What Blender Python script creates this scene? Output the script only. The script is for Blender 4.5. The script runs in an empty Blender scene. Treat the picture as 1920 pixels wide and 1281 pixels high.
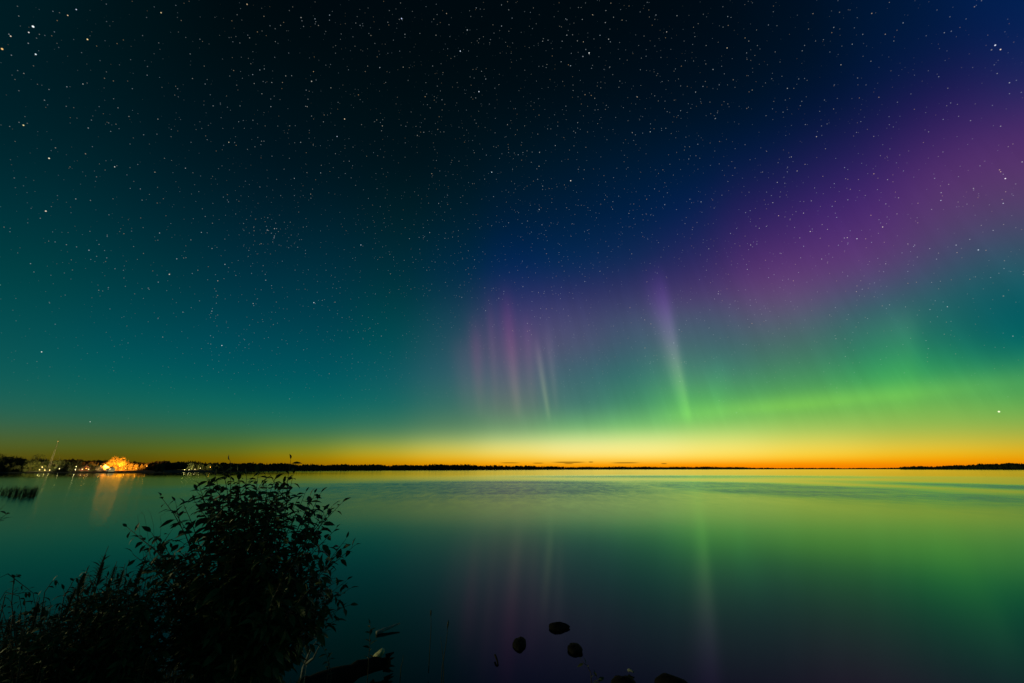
import bpy, math, random
from math import radians as R, sin, cos, tan, atan2, asin, sqrt, pi, exp
from mathutils import Vector, Matrix
rnd = random.Random(11)
sc = bpy.context.scene
col = sc.collection

# ------------------------------------------------------------ camera
F_PX = 747.0; PITCH = R(17.74); CAM_H = 2.8
cam_d = bpy.data.cameras.new('camera'); cam = bpy.data.objects.new('camera', cam_d); col.objects.link(cam)
cam_d.sensor_width = 36.0; cam_d.lens = F_PX / 1920 * 36.0
cam_d.clip_start = 0.05; cam_d.clip_end = 90000
cam.location = (0, 0, CAM_H); cam.rotation_euler = (pi/2 + PITCH, 0, 0)
sc.camera = cam
sc.view_settings.view_transform = 'Standard'; sc.view_settings.look = 'None'
sc.view_settings.exposure = 0; sc.view_settings.gamma = 1
sc.render.engine = 'CYCLES'
sc.cycles.max_bounces = 5; sc.cycles.diffuse_bounces = 1; sc.cycles.glossy_bounces = 2
sc.cycles.sample_clamp_indirect = 6
sc.cycles.use_denoising = True

def ray(u, v):                       # pixel of the 1920 wide photograph -> (x, forward, up)
    y = 640.5 - v
    return (u - 960.0, F_PX*cos(PITCH) - y*sin(PITCH), F_PX*sin(PITCH) + y*cos(PITCH))
def P(u, v, Y):                      # point on that ray at forward distance Y
    x, f, z = ray(u, v); return Vector((x/f*Y, Y, CAM_H + z/f*Y))
def G(u, v, z=0.0):                  # point on that ray at height z
    x, f, up = ray(u, v); k = (z-CAM_H)/up; return Vector((x*k, f*k, z))
def azel(u, v):
    x, f, z = ray(u, v); return math.degrees(atan2(x, f)), math.degrees(atan2(z, sqrt(x*x+f*f)))
def unproj(az, el):
    a, e = R(az), R(el); x, y, z = sin(a)*cos(e), cos(a)*cos(e), sin(e)
    fw = y*cos(PITCH)+z*sin(PITCH); up = -y*sin(PITCH)+z*cos(PITCH)
    if fw < .05: fw = .05
    return 960+F_PX*x/fw, 640.5-F_PX*up/fw
def lin(c):
    c = max(0.0, c)/255.0
    return c/12.92 if c <= .04045 else ((c+.055)/1.055)**2.4

# ------------------------------------------------------------ night sky with aurora and stars
# photograph sRGB of the sky, every 160 px across, one row per height listed in SKY_V
SKY_V = [0,100,200,300,400,500,550,600,650,700,760,800,820,840,855,866,874]
SKY = [
[(0,28,35),(0,22,28),(0,15,20),(0,9,14),(0,9,15),(0,9,15),(0,9,15),(0,9,15),(0,10,18),(0,14,28),(0,20,45),(0,26,62),(2,32,82)],
[(0,30,38),(0,24,30),(0,17,22),(0,13,18),(0,11,16),(0,10,15),(0,10,16),(0,11,19),(0,12,24),(0,15,30),(0,20,46),(2,28,70),(8,40,92)],
[(0,34,42),(0,28,36),(0,21,29),(0,17,25),(0,16,22),(0,14,20),(0,14,22),(0,15,26),(0,17,33),(0,20,42),(5,22,62),(35,27,86),(81,41,106)],
[(0,42,50),(0,35,43),(0,27,36),(0,21,31),(0,19,27),(0,18,26),(0,22,34),(0,24,44),(0,26,54),(6,27,70),(37,31,90),(77,43,108),(93,58,104)],
[(0,52,60),(0,46,55),(0,38,49),(0,31,44),(0,30,42),(0,30,38),(0,28,52),(0,30,62),(2,32,78),(47,32,95),(71,40,112),(92,56,112),(75,68,100)],
[(0,64,67),(0,59,64),(0,52,62),(0,46,62),(0,45,60),(0,44,58),(0,38,85),(10,44,85),(40,41,95),(85,50,112),(98,59,118),(62,68,108),(30,95,100)],
[(2,71,74),(0,66,72),(0,60,70),(0,54,69),(0,54,68),(0,54,64),(34,47,98),(46,49,98),(69,54,106),(100,68,118),(87,83,115),(0,78,94),(0,88,96)],
[(5,78,80),(0,74,80),(0,68,78),(0,64,78),(0,62,76),(0,70,76),(70,63,112),(70,76,112),(62,84,108),(88,90,115),(68,112,106),(4,92,98),(0,90,98)],
[(10,84,84),(2,83,87),(0,77,86),(0,74,87),(0,74,84),(10,80,86),(91,77,115),(66,88,110),(56,96,106),(70,105,105),(64,130,98),(6,108,98),(0,100,98)],
[(15,92,88),(5,93,91),(0,87,91),(0,84,92),(0,84,93),(24,90,98),(90,94,118),(50,104,108),(60,118,110),(68,128,104),(68,168,88),(36,150,96),(50,148,92)],
[(34,98,84),(25,100,86),(14,101,90),(14,103,94),(8,100,98),(38,108,98),(98,118,110),(60,125,110),(82,160,96),(92,176,82),(118,186,85),(110,180,80),(100,172,80)],
[(60,98,66),(52,98,70),(42,103,76),(43,106,80),(45,116,90),(76,124,92),(108,150,108),(110,180,112),(138,204,108),(150,198,94),(152,190,90),(150,184,78),(144,174,74)],
[(76,95,46),(70,95,50),(62,102,54),(66,108,62),(80,125,75),(120,152,92),(162,192,125),(190,222,138),(204,226,130),(204,216,105),(195,200,84),(186,186,68),(178,174,58)],
[(82,90,30),(80,94,28),(84,104,32),(92,115,36),(135,150,50),(185,185,80),(235,224,124),(252,238,152),(252,236,130),(245,222,95),(236,206,70),(226,192,52),(214,176,36)],
[(84,78,16),(86,80,12),(98,92,10),(120,108,8),(170,145,10),(222,182,40),(249,214,86),(255,231,125),(255,230,110),(255,215,70),(250,196,34),(243,180,12),(230,164,4)],
[(84,66,8),(88,70,6),(100,80,2),(130,100,0),(172,126,0),(218,154,0),(248,178,12),(255,188,24),(255,180,15),(255,168,5),(250,157,0),(246,150,0),(230,140,0)],
[(80,60,5),(86,66,4),(98,74,0),(125,88,0),(165,110,0),(212,132,0),(244,146,0),(250,146,0),(250,140,0),(250,132,0),(246,128,0),(240,128,0),(225,126,0)]]
def cr(p0, p1, p2, p3, t):
    return .5*((2*p1)+(-p0+p2)*t+(2*p0-5*p1+4*p2-p3)*t*t+(-p0+3*p1-3*p2+p3)*t**3)
def sky_rgb(az, el):
    u, v = unproj(az, el)
    x = min(11.999, max(0, u/160.0)); i = int(x); fx = x-i
    v = min(873.9, max(0, v)); j = max(k for k in range(len(SKY_V)) if SKY_V[k] <= v); j = min(j, len(SKY_V)-2)
    fy = (v-SKY_V[j])/(SKY_V[j+1]-SKY_V[j])
    out = []
    for c in range(3):
        rows = []
        for jj in (j, j+1):
            g = lambda q: SKY[jj][min(12, max(0, q))][c]
            rows.append(cr(g(i-1), g(i), g(i+1), g(i+2), fx))
        out.append(lin(rows[0]*(1-fy)+rows[1]*fy))
    return out

world = bpy.data.worlds.new('World'); sc.world = world; world.use_nodes = True
nt = world.node_tree; nt.nodes.clear()
class NB:                            # small node-expression builder
    def __init__(s, nt): s.nt = nt
    def put(s, sock, v):
        if isinstance(v, bpy.types.NodeSocket): s.nt.links.new(v, sock)
        elif v is not None: sock.default_value = v
    def m(s, op, a, b=None, c=None, clamp=False):
        n = s.nt.nodes.new('ShaderNodeMath'); n.operation = op; n.use_clamp = clamp
        for k, v in enumerate((a, b, c)): s.put(n.inputs[k], v)
        return n.outputs[0]
    def v(s, op, a, b=None, c=None):
        n = s.nt.nodes.new('ShaderNodeVectorMath'); n.operation = op
        for k, v in enumerate((a, b, c)):
            if v is not None: s.put(n.inputs[k], v)
        return n.outputs['Value'] if op in ('LENGTH', 'DOT_PRODUCT', 'DISTANCE') else n.outputs[0]
    def sc(s, a, f):                 # vector times float
        n = s.nt.nodes.new('ShaderNodeVectorMath'); n.operation = 'SCALE'
        s.put(n.inputs[0], a); s.put(n.inputs['Scale'], f); return n.outputs[0]
    def ramp(s, fac, stops, mode='LINEAR'):
        n = s.nt.nodes.new('ShaderNodeValToRGB'); r = n.color_ramp; r.interpolation = mode
        while len(r.elements) < len(stops): r.elements.new(.5)
        for e, (p, _) in zip(r.elements, stops): e.position = 1.0
        for e, (p, c) in zip(r.elements, stops):
            e.position = p; e.color = (*c, 1)
        s.put(n.inputs[0], fac); return n.outputs[0]
    def sstep(s, x, a, b, lo=0.0, hi=1.0):
        n = s.nt.nodes.new('ShaderNodeMapRange'); n.interpolation_type = 'SMOOTHSTEP'
        s.put(n.inputs['Value'], x)
        n.inputs['From Min'].default_value = a; n.inputs['From Max'].default_value = b
        n.inputs['To Min'].default_value = lo; n.inputs['To Max'].default_value = hi
        return n.outputs[0]
    def gauss(s, d):                 # exp(-d^2)
        return s.m('EXPONENT', s.m('MULTIPLY', s.m('MULTIPLY', d, d), -1.0))
    def noise(s, vec, scale, detail=2.0, rough=.5, dist=0.0):
        n = s.nt.nodes.new('ShaderNodeTexNoise'); s.put(n.inputs['Vector'], vec)
        n.inputs['Scale'].default_value = scale; n.inputs['Detail'].default_value = detail
        n.inputs['Roughness'].default_value = rough; n.inputs['Distortion'].default_value = dist
        return n.outputs[0]
b = NB(nt)
tc = nt.nodes.new('ShaderNodeTexCoord'); D = b.v('NORMALIZE', tc.outputs['Generated'])
sp = nt.nodes.new('ShaderNodeSeparateXYZ'); nt.links.new(D, sp.inputs[0])
DEG = 180/pi
az = b.m('MULTIPLY', b.m('ARCTAN2', sp.outputs[0], sp.outputs[1]), DEG)
el = b.m('MULTIPLY', b.m('ARCSINE', sp.outputs[2]), DEG)
el0 = b.m('MAXIMUM', el, 0.0)
ELMAX = 62.0
t_el = b.m('SQRT', b.m('DIVIDE', el0, ELMAX), clamp=True)
acc = None; wsum = None
AZ = [-63 + 9*k for k in range(15)]
for a in AZ:
    stops = [(k/27, sky_rgb(a, ELMAX*(k/27)**2)) for k in range(28)]
    c = b.ramp(t_el, stops, 'B_SPLINE')
    w = b.gauss(b.m('DIVIDE', b.m('SUBTRACT', az, float(a)), 5.6))
    x_ = b.sc(c, w); acc = x_ if acc is None else b.v('ADD', acc, x_)
    wsum = w if wsum is None else b.m('ADD', wsum, w)
# behind the photographer: dark teal night sky
wb = b.sstep(b.m('ABSOLUTE', az), 72, 110, 1e-9, 1.0)
cb = b.ramp(t_el, [(0, (.045, .04, .008)), (.25, (.01, .10, .08)), (.5, (.002, .05, .06)), (1, (.0, .008, .014))])
acc = b.v('ADD', acc, b.sc(cb, wb)); wsum = b.m('ADD', wsum, wb)
sky = b.sc(acc, b.m('DIVIDE', 1.0, wsum))

def aur_ray(p0, p1, w0, w1, asym, stops):
    """pillar of aurora between two sky directions; w in degrees at top and foot"""
    a0, e0 = azel(*p0); a1, e1 = azel(*p1)
    k = (a1-a0)/(e1-e0)
    c = b.m('MULTIPLY_ADD', el, k, a0-k*e0)
    kw = (w1-w0)/(e1-e0)
    w = b.m('MAXIMUM', b.m('MULTIPLY_ADD', el, kw, w0-kw*e0), .15)
    d = b.m('DIVIDE', b.m('SUBTRACT', az, c), w)
    d = b.m('MAXIMUM', b.m('MULTIPLY', d, asym), b.m('MULTIPLY', d, -1.0))
    g = b.gauss(d)
    f = b.m('DIVIDE', b.m('SUBTRACT', el, e1), e0-e1, clamp=True)      # 0 at foot, 1 at top
    g = b.m('MULTIPLY', g, b.m('MULTIPLY', b.sstep(f, 0, .12), b.sstep(f, .62, 1.0, 1, 0)))
    return b.sc(b.ramp(f, stops, 'B_SPLINE'), g)
Z = (0, 0, 0)
rays = [
 aur_ray((1225,470),(1298,812), 2.3, .55, 1.9, [(0,Z),(.10,(.04,.12,.01)),(.25,(.07,.15,.03)),(.42,(.09,.08,.08)),(.62,(.055,.02,.095)),(.8,(.04,.01,.09)),(1,(.02,0,.05))]),
 aur_ray((1225,500),(1292,815), 5.0, 3.6, .8, [(0,Z),(.12,(.03,.13,.0)),(.3,(.02,.08,.01)),(.55,(.02,.01,.02)),(1,Z)]),
 aur_ray((1000,600),(1032,800), .6, .26, 1.0, [(0,Z),(.2,(.07,.09,.03)),(.5,(.07,.07,.05)),(.8,(.03,.01,.03)),(1,Z)]),
 aur_ray((1022,580),(1046,785), .7, .35, 1.0, [(0,Z),(.3,(.03,.03,.02)),(.6,(.03,.02,.03)),(1,Z)]),
 aur_ray((945,500),(974,805), 1.3, .6, 1.2, [(0,Z),(.2,(.05,.04,.02)),(.5,(.06,.008,.03)),(.8,(.025,.002,.02)),(1,Z)]),
 aur_ray((915,520),(932,790), .7, .5, 1.0, [(0,Z),(.3,(.02,.015,.01)),(.7,(.025,.005,.02)),(1,Z)]),
 aur_ray((888,560),(902,800), 1.2, .7, 1.0, [(0,Z),(.2,(.02,.02,.01)),(.5,(.055,.004,.025)),(.8,(.022,.002,.02)),(1,Z)]),
 aur_ray((862,600),(876,790), 1.8, 1.2, 1.0, [(0,Z),(.3,(.02,.01,.01)),(.7,(.02,.003,.015)),(1,Z)]),
 aur_ray((985,560),(1000,780), .8, .6, 1.0, [(0,Z),(.3,(.02,.015,.01)),(.7,(.025,.005,.02)),(1,Z)]),
 aur_ray((1345,640),(1345,800), 1.6, 1.3, 1.0, [(0,Z),(.3,(.01,.05,.01)),(.6,(.0,.03,.01)),(1,Z)]),
 aur_ray((1690,540),(1708,790), 3.4, 2.6, 3.0, [(0,Z),(.3,(.015,.06,.0)),(.6,(.01,.05,.01)),(.8,(.02,.03,.02)),(1,Z)]),
]
for r_ in rays: sky = b.v('ADD', sky, r_)
# the green arc
def arc(p0, p1, w, up, colr, lo, hi):
    a0, e0 = azel(*p0); a1, e1 = azel(*p1); k = (e1-e0)/(a1-a0)
    d = b.m('DIVIDE', b.m('SUBTRACT', el, b.m('MULTIPLY_ADD', az, k, e0-k*a0)), w)
    d = b.m('MAXIMUM', b.m('DIVIDE', d, up), b.m('MULTIPLY', d, -1.0))
    g = b.m('MULTIPLY', b.gauss(d), b.m('MULTIPLY', b.sstep(az, lo-9, lo+9), b.sstep(az, hi-12, hi+14, 1, 0)))
    return b.sc(colr, g)
sky = b.v('ADD', sky, arc((1320,772),(1730,735), .75, 1.5, (.05,.10,.0), azel(1340,770)[0], azel(1760,730)[0]))
# faint field-aligned striation inside the veil
cmb = nt.nodes.new('ShaderNodeCombineXYZ')
b.put(cmb.inputs[0], b.m('MULTIPLY', b.m('MULTIPLY_ADD', el, .20, az), .55)); b.put(cmb.inputs[1], b.m('MULTIPLY', el, .035))
stn = b.noise(cmb.outputs[0], 1.0, 4.0, .6)
smk = b.m('MULTIPLY', b.sstep(az, -12, 2), b.m('MULTIPLY', b.sstep(el, 3, 7), b.sstep(el, 24, 34, 1, 0)))
sky = b.sc(sky, b.m('ADD', 1.0, b.m('MULTIPLY', b.m('SUBTRACT', stn, .5), b.m('MULTIPLY', smk, .24))))
# thin dark cloud bars low over the glow
def cloud(u0, u1, v, h):
    a0, e = azel(u0, v); a1, _ = azel(u1, v)
    da = b.m('DIVIDE', b.m('SUBTRACT', az, (a0+a1)/2), (a1-a0)/2)
    de = b.m('DIVIDE', b.m('SUBTRACT', el, e), h)
    d2 = b.m('ADD', b.m('POWER', b.m('ABSOLUTE', da), 4.0), b.m('MULTIPLY', de, de))
    return b.m('EXPONENT', b.m('MULTIPLY', d2, -1.0))
cl = None
for c in ((940,972,868,.05),(1000,1018,868.5,.05),(1040,1094,867,.08),(1104,1112,866.5,.06),(1150,1195,868,.06),(1240,1250,869.5,.05),(1058,1075,869.5,.05)):
    g = cloud(*c); cl = g if cl is None else b.m('MAXIMUM', cl, g)
sky = b.sc(sky, b.m('SUBTRACT', 1.0, b.m('MULTIPLY', cl, .8)))
# stars
starc = None
def stars(scale, rad, gain, seed, dens):
    vv = b.v('ADD', D, (seed*.37, seed*.11, seed*.73))
    n = nt.nodes.new('ShaderNodeTexVoronoi'); n.feature = 'F1'; n.voronoi_dimensions = '3D'
    b.put(n.inputs['Vector'], vv); n.inputs['Scale'].default_value = scale
    n.inputs['Randomness'].default_value = 1.0
    s3 = nt.nodes.new('ShaderNodeSeparateColor'); nt.links.new(n.outputs['Color'], s3.inputs[0])
    d = b.m('DIVIDE', n.outputs['Distance'], rad*scale)
    g = b.sstep(d, .35, 1.0, 1.0, 0.0)
    br = b.m('POWER', s3.outputs[0], dens)
    tint = b.ramp(s3.outputs[1], [(0, (1,.62,.25)), (.22, (1,.88,.68)), (.5, (.95,1,.98)), (1, (.72,.85,1))])
    return b.sc(tint, b.m('MULTIPLY', b.m('MULTIPLY', g, br), gain))
ext = b.sstep(el, 1.5, 26.0, .04, 1.0)
allst = b.v('ADD', stars(140, .00085, .34, 1, .8), stars(86, .00092, .66, 2, 1.8))
allst = b.v('ADD', allst, stars(30, .0012, 1.25, 3, 2.2))
dn = b.noise(D, 3.2, 4.0, .65)
allst = b.sc(allst, b.m('MULTIPLY', b.sstep(dn, .34, .66, .5, 1.3), b.sstep(az, -10, 45, .85, 1.35)))
def sdir(u, v): x, f, z = ray(u, v); return tuple(Vector((x, f, z)).normalized())
def cluster(u, v, rad, scale, gain, seed):
    g = b.gauss(b.m('DIVIDE', b.v('DISTANCE', D, sdir(u, v)), rad))
    return b.sc(stars(scale, .0011, gain, seed, 1.0), g)
allst = b.v('ADD', allst, cluster(502, 437, .034, 170, .6, 5))
allst = b.v('ADD', allst, cluster(1872, 95, .014, 150, .5, 6))
bst = None
for (u, v, rad, g_, c_) in ((4,92,.0022,1.3,(1,.6,.2)),(62,50,.0024,1.5,(.9,1,1)),(54,61,.0015,1,(1,.95,.9)),(67,102,.0018,1.2,(.8,.95,1)),(20,68,.0015,1,(1,.8,.6)),(127,29,.0014,1,(1,.7,.4)),(164,74,.0018,1.2,(1,.75,.35)),(302,24,.0015,1,(1,.75,.35)),(143,18,.0014,1,(.7,.8,1)),
    (44,235,.0017,1.1,(1,.85,.4)),(92,297,.0018,1.2,(1,.9,.6)),(86,396,.0018,1.2,(1,.8,.6)),(215,313,.0013,1,(1,1,.9)),(429,267,.0012,1,(1,.9,.6)),(632,256,.0014,1.1,(.7,.8,1)),(753,35,.0019,1.3,(.6,.7,1)),(863,96,.0017,1.3,(.75,.85,1)),(898,172,.0018,1.3,(.75,.85,1)),(922,323,.0017,1.2,(.85,.95,1)),
    (1070,339,.0020,1.3,(1,.9,.75)),(1011,393,.0014,1.1,(.8,.95,1)),(416,648,.0013,1.1,(.9,1,1)),(78,660,.0014,1,(1,1,.9)),(169,791,.0013,1,(.9,1,.9)),(1873,772,.0026,1.5,(1,.85,.7)),(1866,85,.0018,1.1,(.85,.9,1)),(1876,93,.0015,1.1,(1,.8,.6)),(1885,335,.0016,1.1,(1,.95,1)),(1250,60,.0012,.8,(1,.9,.8))):
    g = b.m('MULTIPLY', b.sstep(b.v('DISTANCE', D, sdir(u, v)), rad*.15, rad*.68, 1, 0), g_/ (1 if v < 500 else 1))
    ex = 1/(.05+.95*min(1, max(0, (azel(u, v)[1]-1.5)/24.5))**1.3) if v > 600 else 1
    x_ = b.sc(tuple(q_*min(ex, 8) for q_ in c_), g); bst = x_ if bst is None else b.v('ADD', bst, x_)
allst = b.v('ADD', bst, allst)
sky = b.v('ADD', sky, b.sc(allst, ext))
bg = nt.nodes.new('ShaderNodeBackground'); nt.links.new(sky, bg.inputs[0]); bg.inputs[1].default_value = 1.0
out = nt.nodes.new('ShaderNodeOutputWorld'); nt.links.new(bg.outputs[0], out.inputs[0])
world.cycles.sampling_method = 'MANUAL'; world.cycles.sample_map_resolution = 1024

# faint warm sun lamp from the left for lit edges; source unseen
sun_d = bpy.data.lights.new('sun', 'SUN'); sun = bpy.data.objects.new('sun', sun_d); col.objects.link(sun)
sun_d.energy = .5; sun_d.angle = R(1.0); sun_d.color = (1.0, .92, .42)
SUN_DIR = Vector((-.97, -.02, .16)).normalized()
sun.rotation_euler = SUN_DIR.to_track_quat('Z', 'Y').to_euler()

# ------------------------------------------------------------ helpers
def tag(o, label=None, cat=None, group=None, kind=None):
    if label: o['label'] = label
    if cat: o['category'] = cat
    if group: o['group'] = group
    if kind: o['kind'] = kind
    return o
class MB:
    def __init__(s): s.v = []; s.f = []; s.sm = True
    def add(s, vs, fs):
        n = len(s.v); s.v += [tuple(p) for p in vs]; s.f += [tuple(i+n for i in f) for f in fs]
    def tube(s, pts, rads, k=6, cap=True):
        pts = [Vector(p) for p in pts]; vs = []; prev = None
        for i, p in enumerate(pts):
            d = (pts[min(i+1, len(pts)-1)]-pts[max(i-1, 0)]).normalized()
            a = d.cross(Vector((.13, .97, .2))) if prev is None else prev - d*prev.dot(d)
            if a.length < 1e-5: a = d.cross(Vector((1, 0, 0)))
            a.normalize(); prev = a; c = d.cross(a)
            r = rads[i] if isinstance(rads, (list, tuple)) else rads
            for q in range(k):
                t = 2*pi*q/k; vs.append(p + a*cos(t)*r + c*sin(t)*r)
        fs = [(i*k+q, i*k+(q+1) % k, (i+1)*k+(q+1) % k, (i+1)*k+q) for i in range(len(pts)-1) for q in range(k)]
        if cap: fs += [tuple(range(k))[::-1], tuple((len(pts)-1)*k+q for q in range(k))]
        s.add(vs, fs)
    def box(s, c, sz, rot=None):
        vs = [Vector((x*sz[0]/2, y*sz[1]/2, z*sz[2]/2)) for x in (-1, 1) for y in (-1, 1) for z in (-1, 1)]
        if rot is not None: vs = [rot @ q for q in vs]
        s.add([q+Vector(c) for q in vs], [(0,1,3,2),(4,6,7,5),(0,4,5,1),(2,3,7,6),(0,2,6,4),(1,5,7,3)])
    def leaf(s, p, d, up, L, W, curl=.35, fold=.25):
        """pointed leaf blade from p along d, curling down"""
        d = d.normalized(); side = d.cross(up)
        if side.length < 1e-4: side = d.cross(Vector((0, 1, 0)))
        side.normalize(); n = side.cross(d).normalized()
        prof = ((0, .08), (.22, .72), (.48, 1.0), (.75, .62), (1, .0)); vs = []
        for t, w in prof:
            q = p + d*(L*t) - n*(L*curl*t*t)
            if w == 0: vs.append(q)
            else:
                e = side*(W*.5*w); vs += [q-e+n*(W*fold*w*.5), q, q+e+n*(W*fold*w*.5)]
        fs = []
        for i in range(3):
            a = i*3; fs += [(a, a+1, a+4, a+3), (a+1, a+2, a+5, a+4)]
        fs += [(9, 10, 12), (10, 11, 12)]
        s.add(vs, fs)
    def build(s, name, mat, parent=None, smooth=True, loc=None):
        me = bpy.data.meshes.new(name); me.from_pydata(s.v, [], s.f); me.update()
        if smooth: me.polygons.foreach_set('use_smooth', [True]*len(me.polygons))
        o = bpy.data.objects.new(name, me); col.objects.link(o); me.materials.append(mat)
        if parent is not None: o.parent = parent
        if loc is not None: o.location = loc
        return o
def empty(name, loc, label, cat, group=None):
    o = bpy.data.objects.new(name, None); col.objects.link(o); o.location = loc; o.empty_display_size = .2
    return tag(o, label, cat, group)
def mat(name, c, rough=.7, c2=None, scale=8.0, spec=.5, emit=None, es=0.0, bump=0.0, detail=4.0):
    m = bpy.data.materials.new(name); m.use_nodes = True; t = m.node_tree; p = t.nodes['Principled BSDF']; q = NB(t)
    p.inputs['Roughness'].default_value = rough; p.inputs['Specular IOR Level'].default_value = spec
    g = t.nodes.new('ShaderNodeTexCoord')
    nz = q.noise(g.outputs['Object'], scale, detail, .6)
    cc = q.ramp(nz, [(.35, c), (.65, c2 or tuple(x*.6 for x in c))]); t.links.new(cc, p.inputs['Base Color'])
    if bump:
        bn = t.nodes.new('ShaderNodeBump'); bn.inputs['Strength'].default_value = bump; bn.inputs['Distance'].default_value = .02
        t.links.new(nz, bn.inputs['Height']); t.links.new(bn.outputs[0], p.inputs['Normal'])
    if emit: p.inputs['Emission Color'].default_value = (*emit, 1); p.inputs['Emission Strength'].default_value = es
    return m
M = dict(
 leaf=mat('leaf_green', (.045,.075,.02), .55, (.07,.09,.025), 30, .35),
 leaf2=mat('weed_green', (.05,.07,.02), .65, (.085,.085,.03), 20, .3),
 twig=mat('twig_bark', (.07,.05,.03), .8, (.12,.09,.06), 40),
 bark=mat('bark', (.10,.07,.045), .9, (.05,.035,.025), 6, bump=.4),
 soil=mat('soil', (.035,.027,.017), .95, (.06,.05,.025), 5, bump=.5),
 grass=mat('grass_blade', (.05,.065,.02), .7, (.10,.09,.04), 14, .3),
 stone=mat('wet_stone', (.014,.013,.012), .9, (.024,.022,.02), 9, .03, bump=.6),
 log=mat('wet_log', (.018,.014,.010), .9, (.03,.024,.017), 12, .1, bump=.7),
 pale=mat('bleached_wood', (.75,.72,.40), .7, (.5,.48,.25), 22, bump=.5),
 wood_grey=mat('weathered_wood', (.34,.36,.33), .75, (.2,.22,.2), 25, bump=.5),
 reed=mat('reed', (.05,.055,.025), .7, (.08,.075,.035), 10),
 forest=mat('forest_foliage', (.018,.024,.012), .9, (.035,.04,.018), .15, .1),
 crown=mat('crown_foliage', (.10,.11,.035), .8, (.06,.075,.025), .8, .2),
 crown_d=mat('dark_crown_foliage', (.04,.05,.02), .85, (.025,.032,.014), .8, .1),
 hill=mat('far_ground', (.03,.028,.018), .95, (.02,.02,.012), .02),
 wall=mat('painted_boards', (.42,.38,.30), .7, (.34,.30,.25), 2),
 wall_r=mat('red_boards', (.35,.12,.07), .75, (.28,.09,.05), 2),
 roof=mat('roof_sheet', (.12,.10,.09), .7, (.08,.07,.06), 2),
 win=mat('lit_window', (.8,.7,.5), .4, None, 2, emit=(1,.62,.22), es=.7),
 bulb_o=mat('sodium_lamp', (.9,.6,.3), .4, None, 2, emit=(1,.38,.04), es=16.0),
 bulb_m=mat('mast_lamp', (.9,.6,.3), .4, None, 2, emit=(1,.50,.12), es=1.6),
 bulb_w=mat('white_lamp', (.9,.9,.8), .4, None, 2, emit=(1,.78,.34), es=10.0),
 bulb_b=mat('cold_lamp', (.9,.9,.9), .4, None, 2, emit=(.72,.70,1.0), es=4.0),
 metal=mat('galvanised_steel', (.13,.12,.10), .7, (.09,.085,.08), 3, .2),
 hull=mat('hull_paint', (.7,.7,.72), .4, (.6,.6,.62), 2),
)

# ------------------------------------------------------------ lake
m = bpy.data.materials.new('lake_water'); m.use_nodes = True; t = m.node_tree; t.nodes.clear(); q = NB(t)
gl = t.nodes.new('ShaderNodeBsdfAnisotropic' if False else 'ShaderNodeBsdfGlossy'); gl.distribution = 'BECKMANN'; gl.inputs['Color'].default_value = (.86,1,.86,1)
df = t.nodes.new('ShaderNodeBsdfDiffuse'); df.inputs['Color'].default_value = (.001,.006,.007,1)
fr = t.nodes.new('ShaderNodeFresnel'); fr.inputs['IOR'].default_value = 1.29
mx = t.nodes.new('ShaderNodeMixShader'); mo = t.nodes.new('ShaderNodeOutputMaterial')
t.links.new(fr.outputs[0], mx.inputs[0]); t.links.new(df.outputs[0], mx.inputs[1]); t.links.new(gl.outputs[0], mx.inputs[2]); t.links.new(mx.outputs[0], mo.inputs[0])
geo = t.nodes.new('ShaderNodeNewGeometry'); pos = geo.outputs['Position']
s3 = t.nodes.new('ShaderNodeSeparateXYZ'); t.links.new(pos, s3.inputs[0]); X, Y = s3.outputs[0], s3.outputs[1]
def blob(cx, cy, rx, ry, ang=0.0, wob=.0):
    dx = q.m('SUBTRACT', X, cx); dy = q.m('SUBTRACT', Y, cy); ca, sa = cos(ang), sin(ang)
    a = q.m('DIVIDE', q.m('ADD', q.m('MULTIPLY', dx, ca), q.m('MULTIPLY', dy, sa)), rx)
    c_ = q.m('DIVIDE', q.m('SUBTRACT', q.m('MULTIPLY', dy, ca), q.m('MULTIPLY', dx, sa)), ry)
    return q.m('EXPONENT', q.m('MULTIPLY', q.m('ADD', q.m('MULTIPLY', a, a), q.m('MULTIPLY', c_, c_)), -1.0))
def blob_px(u, v, ru, v0, v1, ang=0.0):
    a_ = G(u, v0); d_ = G(u, v1); yc = (a_.y+d_.y)/2; return blob((u-960)/790.0*yc, yc, ru*yc/790.0, abs(a_.y-d_.y)/2, ang)
sweep = q.noise(q.v('MULTIPLY', pos, (.018, .05, 1.0)), 1.0, 3.0, .55, .6)
fine = q.noise(q.v('MULTIPLY', pos, (.85, .24, 1.0)), 1.0, 3.0, .62, 1.0)
patch = None
for wt, *args in ((1.2,930,0,290,901,934,-.12),(.75,700,0,170,903,938,.1),(1.5,1440,0,180,904,944,.12),(.9,1870,0,120,903,934,0),(.3,520,0,150,903,930,0),(.8,1300,0,300,891.5,897,0)):
    g = q.m('MULTIPLY', blob_px(*args), wt); patch = g if patch is None else q.m('MAXIMUM', patch, g)
patch = q.m('MULTIPLY', patch, 1.4, clamp=True)
far = q.sstep(Y, 95, 190)
calm = blob(-300, 250, 190, 100)
pw = q.m('MULTIPLY', patch, q.sstep(sweep, .22, .60, .55, 1.0))
pw = q.m('MULTIPLY', pw, q.sstep(fine, .3, .7, .66, 1.22))
near = q.sstep(Y, 7, 32, .10, .15)
rr = q.m('ADD', near, q.m('MULTIPLY', pw, .19))
rr = q.m('ADD', rr, q.m('MULTIPLY', q.m('SUBTRACT', sweep, .5), .05))
rr = q.m('ADD', rr, q.m('MULTIPLY', far, -.03))
rr = q.m('MULTIPLY', rr, q.m('SUBTRACT', 1.0, q.m('MULTIPLY', calm, .5)))
t.links.new(rr, gl.inputs['Roughness'])
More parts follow.
